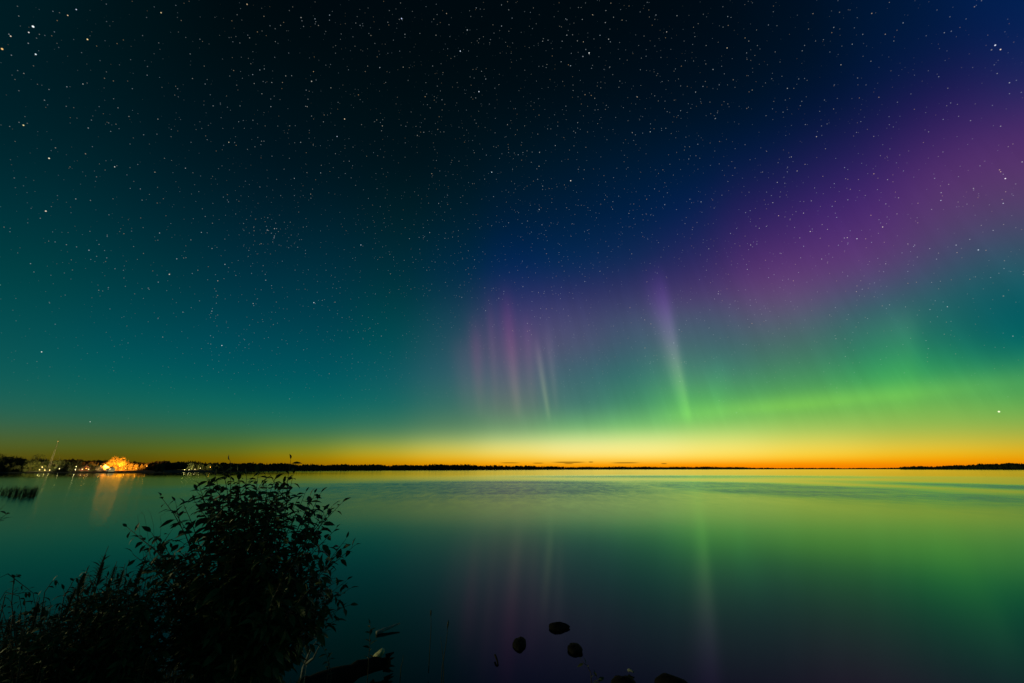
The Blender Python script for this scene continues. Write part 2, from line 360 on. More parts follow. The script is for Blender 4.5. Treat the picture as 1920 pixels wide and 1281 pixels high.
bn = t.nodes.new('ShaderNodeBump'); bn.inputs['Distance'].default_value = .01
wv = q.noise(q.v('MULTIPLY', pos, (.9, 2.2, 1.0)), 1.0, 2.0, .5, .5)
t.links.new(wv, bn.inputs['Height']); t.links.new(q.m('MULTIPLY', pw, .8), bn.inputs['Strength'])
t.links.new(bn.outputs[0], gl.inputs['Normal'])
lk = MB(); lk.add([(-40000,-60,0),(40000,-60,0),(40000,45000,0),(-40000,45000,0)], [(0,1,2,3)])
tag(lk.build('lake', m), 'calm lake mirroring the aurora', 'lake', kind='structure')

# ------------------------------------------------------------ near bank
def bank_z(x, y):
    left = 1/(1+math.exp((x+.35*y+.2)/.45))                 # 1 on the left
    edge = 3.2 + 1.5*left                                    # where the bank drops
    k = 1/(1+math.exp((y-edge)/.55))
    top = 1.18 + .28*left
    return -.45 + (top+.45)*k + .03*sin(3.1*x+1)*cos(2.3*y)*k + .02*sin(7*x+3*y)*k
bk = MB(); nx, ny = 90, 80; vs = []
for j in range(ny+1):
    for i in range(nx+1):
        x = -14+28*i/nx; y = -10+19*j/ny; vs.append((x, y, bank_z(x, y)))
bk.add(vs, [(j*(nx+1)+i, j*(nx+1)+i+1, (j+1)*(nx+1)+i+1, (j+1)*(nx+1)+i) for j in range(ny) for i in range(nx)])
tag(bk.build('bank', M['soil']), 'dark earth bank at the near shore', 'bank', kind='structure')

# ------------------------------------------------------------ far shores
def interp(tab, x):
    if x <= tab[0][0]: return tab[0][1:]
    for a, c in zip(tab, tab[1:]):
        if x <= c[0]:
            f = (x-a[0])/(c[0]-a[0]); return tuple(p_+(q_-p_)*f for p_, q_ in zip(a[1:], c[1:]))
    return tab[-1][1:]
# u, forward distance of the waterline, v of the tree tops
SH_L = [(-260,290,858),(0,315,857),(60,318,860),(150,325,862.5),(250,332,865),(330,350,864.5),(400,385,866),(480,560,868),(640,820,870.5),(760,1000,871),(860,1150,870.5),(960,1400,872.5),(1050,1800,874.3),(1150,2300,875),(1300,2600,874.8),(1400,2900,875.8),(1460,3400,877),(1700,3900,877),(1760,4000,876.5),(2200,4200,876)]
def shore_y(u): return interp(SH_L, u)[0]
SH_R = [(1688,1950,875.5),(1700,1900,873.8),(1740,1820,874),(1800,1720,871.5),(1860,1620,869.5),(1920,1550,868),(2050,1450,867),(2300,1300,866)]
def shore_mesh(tab, name, label, depth):
    mb = MB(); us = []; u = tab[0][0]
    while u <= tab[-1][0]: us.append(u); u += 12
    rows = [(0,-.6),(4,.5),(30,1.6),(110,3.0),(depth,4.5)]
    vs = []
    for u in us:
        Yw, vt = interp(tab, u); xr, fr, _ = ray(u, 880)
        for d, z in rows: vs.append(((xr/fr)*(Yw+d), Yw+d, z))
    k = len(rows)
    mb.add(vs, [(i*k+j, (i+1)*k+j, (i+1)*k+j+1, i*k+j+1) for i in range(len(us)-1) for j in range(k-1)])
    return tag(mb.build(name, M['hill']), label, 'shore', kind='structure')
shore_mesh(SH_L, 'far_shore', 'low wooded land along the far side of the lake', 900)
shore_mesh(SH_R, 'far_point', 'low wooded point at the right of the lake', 600)

def spruce(mb, p, h, r):
    k = 6; lv = 4; vs = []; fs = []
    for l in range(lv):
        z0 = h*(.12+.22*l); z1 = min(h, z0+h*.38); rr_ = r*(1-.2*l)
        n = len(vs)
        for q_ in range(k):
            a = 2*pi*q_/k+l*.5; e = rr_*rnd.uniform(.6, 1.15)
            vs.append((p[0]+cos(a)*e, p[1]+sin(a)*e, p[2]+z0+rnd.uniform(-.03, .03)*h))
        vs.append((p[0]+rnd.uniform(-.05,.05)*r, p[1], p[2]+z1)); fs += [(n+q_, n+(q_+1) % k, n+k) for q_ in range(k)]
    mb.add(vs, fs)
def roundtree(mb, p, h, r):
    k = 7; lv = [(.12,.55),(.3,.95),(.52,1.0),(.75,.75),(.92,.4)]; vs = []
    for z, w in lv:
        for q_ in range(k):
            a = 2*pi*q_/k+z*3; e = r*w*rnd.uniform(.7, 1.2)
            vs.append((p[0]+cos(a)*e, p[1]+sin(a)*e, p[2]+h*(z+rnd.uniform(-.06,.06))))
    vs.append((p[0], p[1], p[2]+h)); n = len(lv)*k
    fs = [(i*k+q_, i*k+(q_+1) % k, (i+1)*k+(q_+1) % k, (i+1)*k+q_) for i in range(len(lv)-1) for q_ in range(k)]
    fs += [((len(lv)-1)*k+q_, (len(lv)-1)*k+(q_+1) % k, n) for q_ in range(k)]
    mb.add(vs, fs)
CLEAR = ((48,100),(132,292),(306,402))
def wood(tab, name, label, rows):
    mb = MB(); u = tab[0][0]
    while u < tab[-1][0]:
        Yw, vt = interp(tab, u); xr, fr, _ = ray(u, 880)
        for (dy, zb, hf) in rows:
            if rnd.random() < .04: continue
            if dy < 40 and any(a_ < u < c_ for a_, c_ in CLEAR) and tab is SH_L: continue
            d = Yw + dy + rnd.uniform(-.4, .4)*dy*.5
            top = P(u, vt, d).z; uu = u+rnd.uniform(-3, 3)*300/Yw
            h = (top-zb)*hf*rnd.uniform(.74, 1.08)*(1+.07*sin(u*.11)+.05*sin(u*.037+2))
            x = (uu-960)/fr*d
            if rnd.random() < .45: spruce(mb, (x, d, zb-.5), h*1.06, h*rnd.uniform(.18, .28))
            else: roundtree(mb, (x, d, zb-.5), h*.98, h*rnd.uniform(.28, .45))
        u += 1.9 if Yw < 1500 else 1.5
    return tag(mb.build(name, M['forest'], smooth=False), label, 'forest', kind='stuff')
wood(SH_L, 'forest', 'dark wood in silhouette all along the far shore', [(72,2.5,1.0),(60,2.4,.97),(45,2.2,.9),(22,1.5,.72),(14,1.2,.55),(8,.6,.36)])
wood(SH_R, 'forest', 'dark wood in silhouette on the low point at far right', [(60,2.5,1.0),(48,2.2,.95),(35,2,.85),(12,1,.6)])

# ------------------------------------------------------------ trees, lamps and houses of the lit village
def tree_pair(h, r, seed, n, size, low=.1):
    rg = random.Random(seed); tk = MB(); cr_ = MB()
    tk.tube([(0,0,-.4),(0.05,0,h*.3),(.1,.05,h*.6),(.05,0,h*.85)], [.028*h,.022*h,.014*h,.005*h], 7)
    for k in range(7):
        a = rg.uniform(0, 2*pi); z = h*rg.uniform(.25,.6)
        tk.tube([(0,0,z),(cos(a)*r*.35,sin(a)*r*.35,z+h*.12),(cos(a)*r*.7,sin(a)*r*.7,z+h*.2)], [.01*h,.007*h,.003*h], 5)
    lobes = []
    for k in range(26):
        a = rg.uniform(0, 2*pi); z = rg.uniform(low, .95); w = sqrt(max(0, 1-((z-.45)/.58)**2))
        lobes.append((Vector((cos(a)*r*w*rg.uniform(.45,.82), sin(a)*r*w*rg.uniform(.45,.82), h*z)), r*rg.uniform(.24,.42)))
    for k in range(n):
        c, lr = rg.choice(lobes); d = Vector((rg.gauss(0,1), rg.gauss(0,1), rg.gauss(0,1))).normalized()
        p_ = c + d*lr*rg.uniform(.6, 1.05)*Vector((1,1,.8)).length/1.63
        if p_.z < h*low*.6: continue
        q_ = Vector((rg.gauss(0,1), rg.gauss(0,1), rg.gauss(0,.6))).normalized()
        cr_.leaf(p_, q_, (d+Vector((0,0,.4))).normalized(), size*rg.uniform(.7,1.3), size*rg.uniform(.5,.8), .2, .1)
    return tk, cr_
def tree_at(u, v_top, Yd, wpx, label, mt, seed, n=1500, zb=.5, group=None, low=.1, cat='tree', name='broadleaf_tree'):
    Yd = max(Yd, shore_y(u)+16); top = P(u, v_top, Yd); h = top.z-zb; r = wpx/2*Yd/790.0
    o = empty(name, (top.x, Yd, zb), label, cat, group)
    tk, c_ = tree_pair(h, r, seed, n, h*.066, low)
    tk.build('trunk', M['bark'], o); c_.build('crown', M[mt], o, smooth=False)
    return o
tree_at(223, 860.5, 366, 37, 'big round tree glowing orange under floodlights on the far left shore', 'crown', 1, 5200, low=.02)
tree_at(256, 872, 366, 9, 'small orange-lit bush just right of the big glowing tree', 'crown', 2, 500, low=.02)
tree_at(245, 876, 362, 8, 'low orange-lit shrub touching the right foot of the big glowing tree', 'crown', 12, 400, low=.02)
tree_at(275, 870, 370, 5, 'slim upright tree with orange-lit trunk standing in the dark wood', 'crown', 3, 350, low=.02)
tree_at(172, 869, 346, 22, 'yellow-green lit tree left of the houses', 'crown', 4, 1300, low=.05)
tree_at(192, 875.5, 343, 22, 'low pale green lit hedge tree before the orange-walled house', 'crown', 5, 900, low=.02)
tree_at(62, 864, 326, 28, 'olive tree lit from below by the white lamps beside the mast', 'crown', 6, 1600, low=.08)
tree_at(80, 872, 318, 16, 'bright yellow-green bush around the white lamps under the mast', 'crown', 7, 900, low=.02)
tree_at(133, 866, 345, 18, 'tree with faint warm light on its top between mast and houses', 'crown', 8, 900)
tree_at(395, 872, 425, 9, 'dim lit tree at the right end of the village lights', 'crown', 9, 400)
tree_at(365, 875, 415, 20, 'yellow-lit tree in the middle of the village lights', 'crown', 10, 900, low=.05)
tree_at(346, 873.5, 410, 10, 'small lit tree at the left of the village lights', 'crown', 11, 500, low=.05)
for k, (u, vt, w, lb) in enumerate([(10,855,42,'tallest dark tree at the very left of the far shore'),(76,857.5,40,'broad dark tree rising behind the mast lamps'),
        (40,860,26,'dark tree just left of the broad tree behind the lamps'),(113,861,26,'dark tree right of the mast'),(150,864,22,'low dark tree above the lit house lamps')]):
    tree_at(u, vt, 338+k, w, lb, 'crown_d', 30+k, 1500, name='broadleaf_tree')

def lamp(u, v, Yd, mt, power, colr, label, cat='lamp', zb=.8, rad=.16, pole=True, group=None, pr=.35, spread=110):
    Yd = max(Yd-6, shore_y(u)+4); zb = .3; c = P(u, v, Yd); c.z = max(c.z, .9)
    o = empty('lamp_post', (c.x, Yd, zb), label, cat, group)
    a = MB(); hh = c.z-zb
    a.tube([(0,0,0),(0,0,hh*.97),(0,-.25,hh)], [.07,.05,.04], 6); a.build('pole', M['metal'], o)
    s_ = MB(); vs = []; fs = []; k = 8
    for j in range(5):
        ph = pi*j/4
        for q_ in range(k): vs.append((rad*sin(ph)*cos(2*pi*q_/k), rad*sin(ph)*sin(2*pi*q_/k)-.3, rad*cos(ph)+hh))
    fs = [(j*k+q_, j*k+(q_+1) % k, (j+1)*k+(q_+1) % k, (j+1)*k+q_) for j in range(4) for q_ in range(k)]
    s_.add(vs, fs); s_.build('lamp_head', M[mt], o)
    if power:
        l = bpy.data.lights.new('lamp_light', 'SPOT'); l.energy = power; l.color = colr; l.shadow_soft_size = pr
        l.spot_size = R(spread); l.spot_blend = .5
        lo = bpy.data.objects.new('lamp_light', l); col.objects.link(lo); lo.parent = o; lo.location = (0, -.2, hh+.1)
        away = Vector((c.x, Yd, 0)).normalized(); lo.rotation_euler = (-away-Vector((0, 0, .45))).to_track_quat('Z', 'Y').to_euler()
    return o
OR = (1, .25, .02); WH = (1, .86, .40); YG = (1, .80, .22)
lamp(214, 879, 352, 'bulb_o', 620000, OR, 'orange floodlight at the left foot of the big glowing tree', spread=80)
lamp(236, 878, 352, 'bulb_o', 620000, OR, 'orange floodlight at the right foot of the big glowing tree', spread=80)
lamp(225, 874, 346, 'bulb_o', 620000, OR, 'orange floodlight in front of the middle of the big glowing tree', spread=80)
lamp(190, 874, 340, 'bulb_o', 5000, OR, 'orange street lamp in front of the orange-lit house')
lamp(256, 879, 360, 'bulb_o', 2500, OR, 'orange lamp right of the big glowing tree', spread=60)
lamp(276, 874, 366, 'bulb_o', 2500, OR, 'dim orange lamp in the dark wood right of the glowing tree', spread=60)
lamp(80, 876, 312, 'bulb_w', 24000, YG, 'yellowish white lamp highest in the bush under the mast')
lamp(75, 881, 310, 'bulb_w', 16000, YG, 'yellowish white lamp low at the left of the bush under the mast')
lamp(85, 881.5, 309, 'bulb_w', 9000, WH, 'white lamp low at the right of the bush under the mast')
lamp(94, 881.5, 312, 'bulb_w', 700, WH, 'small white lamp alone just right of the mast')
lamp(112, 879, 320, 'bulb_w', 100, WH, 'tiny white lamp in the dark between mast and houses')
lamp(142, 881, 326, 'bulb_w', 2600, WH, 'white lamp low on the shore with a bright streak below it')
lamp(143.5, 875, 330, 'bulb_w', 500, WH, 'small white lamp above the lone shore lamp')
lamp(155, 880, 330, 'bulb_w', 12000, WH, 'white lamp low at the left of the yellow-green tree')
lamp(162.5, 878.5, 332, 'bulb_o', 6000, OR, 'orange lamp before the yellow-green tree')
lamp(167, 880, 332, 'bulb_w', 5000, YG, 'yellowish lamp under the yellow-green tree')
lamp(207, 879.5, 338, 'bulb_w', 2600, WH, 'white lamp on the pale boathouse')
lamp(319, 875, 405, 'bulb_w', 5000, YG, 'yellow lamp highest at the left of the village lights')
lamp(322, 878, 405, 'bulb_w', 200, YG, 'small yellow lamp just below the highest village lamp')
lamp(347, 881, 402, 'bulb_w', 5000, YG, 'yellowish lamp low at the left of the village lights')
lamp(355, 881, 404, 'bulb_w', 6000, WH, 'brightest white lamp of the village lights')
lamp(366, 880, 404, 'bulb_w', 7000, YG, 'yellow lamp in the middle of the village lights')
lamp(376, 878, 408, 'bulb_w', 8000, YG, 'yellow lamp at the right of the village lights')
lamp(395, 876, 414, 'bulb_o', 5000, YG, 'dim lamp farthest right of the village lights')

def house(u, v_base, Yd, w, d, h, rh, rot, label, wm, name='house', cat='house', windows=3, door=True, bright=True):
    Yd = max(Yd, shore_y(u)+9); c = P(u, v_base, Yd); o = empty(name, (c.x, Yd, .6), label, cat); o.rotation_euler.z = rot
    a = MB(); a.box((0,0,h/2), (w,d,h)); a.add([(-w/2,-d/2,h),(-w/2,d/2,h),(-w/2,0,h+rh),(w/2,-d/2,h),(w/2,d/2,h),(w/2,0,h+rh)], [(0,1,2),(3,5,4)])
    a.build('wall', M[wm], o, smooth=False)
    r_ = MB(); e = .35
    for s_ in (-1, 1):
        y0 = s_*(d/2+e); z0 = h-e*rh/(d/2)
        r_.add([(-w/2-e,y0,z0+.03),(w/2+e,y0,z0+.03),(w/2+e,0,h+rh+.03),(-w/2-e,0,h+rh+.03),(-w/2-e,y0,z0+.18),(w/2+e,y0,z0+.18),(w/2+e,0,h+rh+.18),(-w/2-e,0,h+rh+.18)],
               [(0,1,2,3),(4,5,6,7),(0,1,5,4),(0,3,7,4),(1,2,6,5)])
    rf = r_.build('roof', M['roof'], o, smooth=False)
    ch = MB(); ch.box((w*.22,.3,h+rh+.2),(.6,.6,1.1)); ch.build('chimney', M['roof'], rf, smooth=False)
    for k in range(windows):
        x = -w/2+(k+.7)*w/(windows+.6)
        f = MB(); f.box((x,-d/2-.03,h*.55),(1.15,.10,1.25)); fo = f.build('window', M['wall'], o, smooth=False)
        g = MB(); g.box((x,-d/2-.10,h*.55),(.95,.05,1.05)); g.build('pane', M['win' if bright else 'roof'], fo, smooth=False)
    if door:
        g = MB(); g.box((w/2-.9,-d/2-.04,1.0),(.95,.1,2.0)); g.build('door', M['roof'], o, smooth=False)
    return o
house(191, 882, 352, 9, 6, 3.4, 1.8, R(-28), 'gabled house with orange-lit walls left of the big glowing tree', 'wall')
house(206, 884, 341, 5, 4, 2.3, 1.1, R(-25), 'small pale boathouse at the water left of the big glowing tree', 'wall', 'boathouse', 'boathouse', 1)
house(157, 883, 348, 8, 6, 3, 1.8, R(-30), 'dark house half hidden left of the yellow-green tree', 'wall_r', windows=2)
house(372, 883, 430, 10, 7, 3.2, 2.0, R(-20), 'house behind the lamps of the village lights', 'wall', windows=3)
house(335, 883, 420, 8, 6, 3, 1.8, R(-20), 'dim cottage at the left of the village lights', 'wall_r', windows=2, bright=False)

# cabin boat with cold white light
c = G(314, 884.3); o = empty('cabin_boat', (c.x, c.y, 0), 'small cabin boat with a cold white deck light on the far left water', 'boat')
o.rotation_euler.z = R(8)
h_ = MB(); L = 5.0; secs = [(-2.5,.75,.55),(-1.2,.9,.55),(.4,.9,.6),(1.6,.6,.72),(2.5,.05,.85)]; vs = []
for x, w, z in secs: vs += [(x,-w,z),(x,-w*.55,-.25),(x,w*.55,-.25),(x,w,z)]
h_.add(vs, [(i*4+j,(i+1)*4+j,(i+1)*4+j+1,i*4+j+1) for i in range(4) for j in range(3)]+[(0,1,2,3)]+[(i*4,i*4+3,(i+1)*4+3,(i+1)*4) for i in range(4)])
h_.build('hull', M['hull'], o); q_ = MB(); q_.box((-.2,0,1.05),(1.9,1.2,.95)); q_.box((-.2,0,1.56),(2.2,1.4,.07)); q_.build('cabin', M['hull'], o, smooth=False)
q_ = MB(); q_.box((-.2,-.63,1.18),(1.5,.05,.4)); q_.build('window', M['bulb_b'], o, smooth=False)
q_ = MB(); q_.box((-1.8,-.5,.9),(1.2,.1,.16)); q_.build('deck_light', M['bulb_b'], o, smooth=False)

# mast
base = P(90, 884, 336); tp = P(105.0, 822, 336)
bx_, hz = base.x, tp.z-.8
o = empty('lattice_mast', (bx_, 336, .8), 'tall thin lattice mast with an orange lamp near its top above the trees', 'mast')
a = MB(); hm = hz*.90
for k in range(3):
    t0 = 2*pi*k/3; t1 = 2*pi*(k+1)/3
    a.tube([(cos(t0)*.75, sin(t0)*.75, 0), (cos(t0)*.28, sin(t0)*.28, hm)], [.05,.04], 5)
    n = 22
    for j in range(n):
        f0, f1 = j/n, (j+1)/n; r0 = .75-.47*f0; r1 = .75-.47*f1
        a.tube([(cos(t0)*r0, sin(t0)*r0, hm*f0), (cos(t1)*r1, sin(t1)*r1, hm*f1)], .022, 4)
        a.tube([(cos(t0)*r1, sin(t0)*r1, hm*f1), (cos(t1)*r1, sin(t1)*r1, hm*f1)], .02, 4)
a.build('lattice_tower', M['metal'], o, smooth=False)
a = MB(); a.tube([(0,0,hm-.5),(0,0,hz)], [.07,.03], 6); a.build('antenna', M['metal'], o)
a = MB(); a.box((0,-.1,hm+.2),(.30,.30,.30)); a.build('lamp_head', M['bulb_m'], o, smooth=False)
a = MB()
for k in range(3):
    t0 = 2*pi*k/3+.5; a.tube([(0,0,hm*.92),(cos(t0)*8, sin(t0)*8, 0)], .015, 4)
a.build('guy_wire', M['metal'], o)
l = bpy.data.lights.new('mast_light', 'SPOT'); l.energy = 1800; l.color = (1,.55,.12); l.spot_size = R(24); l.shadow_soft_size = .2
lo = bpy.data.objects.new('mast_light', l); col.objects.link(lo); lo.parent = o; lo.location = (3, -9, 5)
lo.rotation_euler = (Vector((3,-9,5))-Vector((0,0,hm*.72))).to_track_quat('Z','Y').to_euler()

# reeds far left in the shallow water
def reed_bed(u, v, n, w, hmin, hmax, label, seed):
    rg = random.Random(seed); c = G(u, v); o = MB()
    for k in range(n):
        x = max(-w*.6, min(w*.6, rg.gauss(0, w*.4))); y = rg.gauss(0, w*.3); h = rg.uniform(hmin, hmax); lx = rg.uniform(-.22,.30)*h; ly = rg.uniform(-.1,.1)*h
        o.tube([(x,y,-.1),(x+lx*.35,y+ly*.3,h*.55),(x+lx,y+ly,h)], [.022,.016,.003], 4)
    return tag(o.build('reed_clump', M['reed'], loc=c), label, 'reeds', 'reed clumps in the far left shallows')
reed_bed(4, 927, 40, 1.2, .6, 1.1, 'thin reed clump cut by the left edge of the photo', 1)
reed_bed(27, 929, 60, 1.1, .6, 1.2, 'middle reed clump in the far left shallows', 2)
reed_bed(50, 930, 70, 1.1, .6, 1.2, 'darkest right-hand reed clump in the far left shallows', 3)
reed_bed(62, 926, 25, .7, .5, .9, 'smallest sparse reed clump at the right of the others', 4)

# ------------------------------------------------------------ stones, log, sticks
def stone(u, v, wpx, hpx, label, seed, tip=0, cut=.35):
    rg = random.Random(seed); c = G(u, v); s_ = c.y/880.0
    rx = wpx*.46*s_; rz = rx*.45; ry = max(.5*hpx*s_/ .36 - rz*.8, rx*.5)
    mb = MB(); k, n = 20, 12; vs = []
    ph = [rg.uniform(0,6) for _ in range(6)]
    for j in range(n+1):
        th = pi*j/n
        for i in range(k):
            a = 2*pi*i/k
            e = 1+rg.uniform(-.035,.035)+.08*sin(2*a+ph[0])+.06*sin(3*a+ph[1])*sin(th)+.05*sin(5*a+ph[2]+2*th)+.04*sin(4*th+ph[3])
            x = sin(th)*cos(a)*e; y = sin(th)*sin(a)*e
            if tip*x > .3: x += tip*(abs(x)-.3)*.7; y *= 1-.6*(abs(x)-.3)
            vs.append((x*rx, y*ry, cos(th)*rz*e+rz*cut))
    mb.add(vs, [(j*k+i, j*k+(i+1) % k, (j+1)*k+(i+1) % k, (j+1)*k+i) for j in range(n) for i in range(k)])
    return tag(mb.build('stone', M['stone'], loc=c), label, 'stone', 'dark stones in the shallow water')
stone(1045, 1178, 32, 16, 'pointed dark stone farthest out in the shallow water', 1, 1)
stone(974, 1209, 28, 22, 'round dark stone with a pale left rim, leftmost of the stones', 2)
stone(1078, 1219, 28, 20, 'rounded dark stone below and right of the pointed one', 3)
stone(1170, 1286, 44, 24, 'broad dark stone at the bottom edge right of the leafy sprigs', 4)
stone(1256, 1288, 56, 24, 'long dark stone with a yellow-lit rim at the bottom edge', 5, 1)

def bar(name, p0, p1, r0, r1, mt, label, cat, k=10, bend=.0, n=9, seed=1, knots=()):
    rg = random.Random(seed); p0 = Vector(p0); p1 = Vector(p1); mb = MB(); pts = []; rs = []
    for i in range(n):
        f = i/(n-1); q_ = p0.lerp(p1, f)-p0; q_.z += bend*sin(pi*f); q_ += Vector((rg.uniform(-1,1), rg.uniform(-1,1), rg.uniform(-1,1)))*r0*.12
        pts.append(q_); rs.append((r0+(r1-r0)*f)*rg.uniform(.88, 1.1))
    mb.tube(pts, rs, k)
    return mb.build(name, M[mt], loc=p0), mb
lg0 = P(560, 1300, 6.15); lg0.z = .12; lg1 = G(730, 1240, .14)
lo_ = empty('log', lg0, 'dark driftwood log at the waterline with a pale broken branch stub', 'log')
o, _ = bar('trunk', lg0, lg1, .14, .07, 'log', '', '', 14, .02, 12, 5); o.parent = lo_; o.location = (0,0,0)
a = MB()
for k in range(8):
    th = k*.8; q0 = (lg1-lg0)*1.0+Vector((0, cos(th)*.08, sin(th)*.08)); q1 = q0+Vector((rnd.uniform(.02,.07), rnd.uniform(-.05,.05), rnd.uniform(-.06,.1)))
    a.tube([q0-(lg1-lg0)*.05, q1], [.03,.004], 5)
a.build('broken_end', M['log'], lo_)
s0 = P(699, 1240, 6.9)-lg0; s1 = P(718, 1220, 6.85)-lg0
a = MB(); a.tube([s0-Vector((.02,0,.05)), s0.lerp(s1,.4)+Vector((.005,0,.01)), s0.lerp(s1,.8), s1, s1+Vector((.02,0,.012))], [.062,.05,.042,.036,.008], 9)
a.build('branch_stub', M['pale'], lo_)['label'] = 'pale yellow broken branch stub'
a = MB(); q0 = P(697,1236,6.88)-lg0
a.tube([q0, q0+Vector((-.07,0,.02))], [.012,.004], 5); a.tube([q0+Vector((0,0,-.03)), q0+Vector((-.05,0,-.035))], [.012,.004], 5); a.build('splinter', M['wood_grey'], lo_)
a = MB(); q0 = P(731,1251,6.85)-lg0; a.tube([q0, q0+Vector((.03,0,-.05))], [.008,.003], 5); a.build('splinter', M['wood_grey'], lo_)

sa = G(706, 1187, .02); sb = G(750, 1171, .05); sb.z = .07
o, _ = bar('driftwood_stick', sa, sb, .035, .012, 'wood_grey', '', '', 7, .0, 7, 3)
tag(o, 'thin pale driftwood stick lying in the water above the log', 'stick')
sa = G(1178, 1257, .03); sb = G(1189, 1261, .03)
o, _ = bar('driftwood_stick', sa, sb, .022, .008, 'wood_grey', '', '', 6, .01, 5, 4); tag(o, 'tiny pale stick floating above the broad bottom stone', 'stick')
sa = G(928, 1228, .05); sb = G(934, 1248, .0)
o, _ = bar('driftwood_stick', sa, sb, .016, .012, 'log', '', '', 6, .02, 5, 6); tag(o, 'short dark stick below and left of the round stone', 'stick')

fk = P(567, 1262, 5.6)
o = empty('forked_branch', fk, 'bleached grey forked branch leaning beside the big shrub', 'branch')
a = MB(); e1 = P(593,1203,5.6)-fk; e2 = P(601,1208,5.5)-fk; mid = P(572,1246,5.6)-fk
a.tube([(0,0,-.3), mid*.6, mid], [.03,.026,.022], 7); a.tube([mid, mid.lerp(e1,.5)+Vector((-.015,0,0)), e1], [.02,.016,.008], 7)
a.build('stem', M['wood_grey'], o)
a = MB(); a.tube([mid, mid.lerp(e2,.35)+Vector((.035,0,-.01)), e2], [.016,.013,.006], 7); a.build('fork', M['wood_grey'], o)

# ------------------------------------------------------------ shrubs
def stem_path(p0, p1, n=9, lift=.35, wob=.012, rg=rnd):
    """from the base up, bowing outward"""
    d = p1-p0; c = p0+Vector((d.x*.25, d.y*.25, d.z*(.5+lift*.3))); pts = []
    for i in range(n):
        f = i/(n-1); q_ = p0*(1-f)**2+c*2*f*(1-f)+p1*f*f
        if 0 < i < n-1: q_ += Vector((rg.uniform(-1,1), rg.uniform(-1,1), rg.uniform(-1,1)))*wob
        pts.append(q_)
    return pts
def along(pts, f):
    x = f*(len(pts)-1); i = min(int(x), len(pts)-2); return pts[i].lerp(pts[i+1], x-i), (pts[i+1]-pts[i]).normalized()
def leafy(lf, tw, pts, rg, f0, step, L, W, droop=.4, petiole=.012):
    tot = sum((q_-p_).length for p_, q_ in zip(pts, pts[1:])); n = max(2, int(tot*(1-f0)/step)); ang = rg.uniform(0, 6)
    for k in range(n+1):
        f = f0+(1-f0)*k/n; p_, d = along(pts, min(.999, f)); ang += 2.4+rg.uniform(-.4,.4)
        a = d.cross(Vector((0,1,.1))).normalized(); c = d.cross(a)
        o = a*cos(ang)+c*sin(ang); dr = (o*.95+d*rg.uniform(.1,.6)+Vector((0,0,rg.uniform(-.25,.25)))).normalized()
        if k == n: dr = (d+o*.3).normalized()
        s_ = rg.uniform(.65,1.15)*(1-.35*max(0,(f-.85)/.15))
        q_ = p_+dr*petiole
        tw.tube([p_, q_], [.0012,.001], 3, False)
        up = (Vector((0,0,1))+Vector((rg.gauss(0,.45), rg.gauss(0,.45), 0))).normalized()
        lf.leaf(q_, dr, up, L*s_, W*s_*rg.uniform(.8,1.1), droop*rg.uniform(.3,1.3), rg.uniform(.1,.5))
def inside(poly, x, y):
    r_ = False; j = len(poly)-1
    for i in range(len(poly)):
        (xi, yi), (xj, yj) = poly[i], poly[j]
        if (yi > y) != (yj > y) and x < (xj-xi)*(y-yi)/(yj-yi)+xi: r_ = not r_
        j = i
    return r_
def shrub(name, label, cat, base_px, Yc, tips, poly, nfill, L, W, seed, depth=.35, step=.022, twigs=3, sf=.45):
    rg = random.Random(seed); bu, bv = base_px
    b0 = P(bu, bv, Yc); b0.z = bank_z(b0.x, b0.y)-.03
    o = empty(name, b0, label, cat); st = MB(); lf = MB()
    allt = [(u, v, rg.uniform(-depth*.6, depth*.6), True) for u, v in tips]
    us = [q_[0] for q_ in poly]; vs_ = [q_[1] for q_ in poly]; k = 0
    while k < nfill:
        u = rg.uniform(min(us), max(us)); v = rg.uniform(min(vs_), max(vs_))
        if inside(poly, u, v): allt.append((u, v, rg.uniform(-depth, depth), False)); k += 1
    for u, v, dy, main in allt:
        e = P(u, v, Yc+dy)-b0
        s0_ = Vector((rg.uniform(-.12,.12), rg.uniform(-.12,.12), 0))
        pts = stem_path(s0_, e, 10, .5, .008, rg)
        tl = sum((q_-p_).length for p_, q_ in zip(pts, pts[1:]))
        r0 = .0032+.0035*tl
        st.tube(pts, [r0*(1-.85*i/9) for i in range(10)], 5)
        leafy(lf, st, pts, rg, sf if not main else sf+.1, step*(1.15 if main else 1), L, W)
        for j in range(twigs):
            f = rg.uniform(.35, .85); p_, d = along(pts, f); ln = rg.uniform(.08,.22)*min(1.2, tl)
            dv = (d*.8+Vector((rg.gauss(0,.6), rg.gauss(0,.6), rg.gauss(.1,.35)))).normalized()
            p1_ = p_+dv*ln
            tw = [p_, p_.lerp(p1_, .5)+Vector((0,0,-.004)), p1_+Vector((0,0,.01))]
            # keep side twigs within the outline seen from the path
            w_ = b0+p1_; fr = w_.y; uu = 960+0; 
            st.tube(tw, [r0*.4, r0*.3, .001], 4, False)
            leafy(lf, st, tw, rg, .15, step*.95, L*.9, W*.9)
    st.build('stem', M['twig'], o); lf.build('foliage', M['leaf'], o, smooth=False)
    return o
main_tips = [(432,866),(545,864),(302,932),(240,990),(388,898),(402,886),(462,892),(484,888),(520,888),(498,893),(572,925),(590,928),(600,926),(622,950),(640,944),(648,1012),(640,1030),(630,992),(655,1104),(648,1090),(640,1140),(626,1165),(610,1180),
             (345,948),(365,940),(330,965),(285,1000),(262,1010),(250,1040),(375,915),(440,905),(556,940),(418,880),(445,885),(536,905),(604,960),(615,1060),(596,1190),(585,1210)]
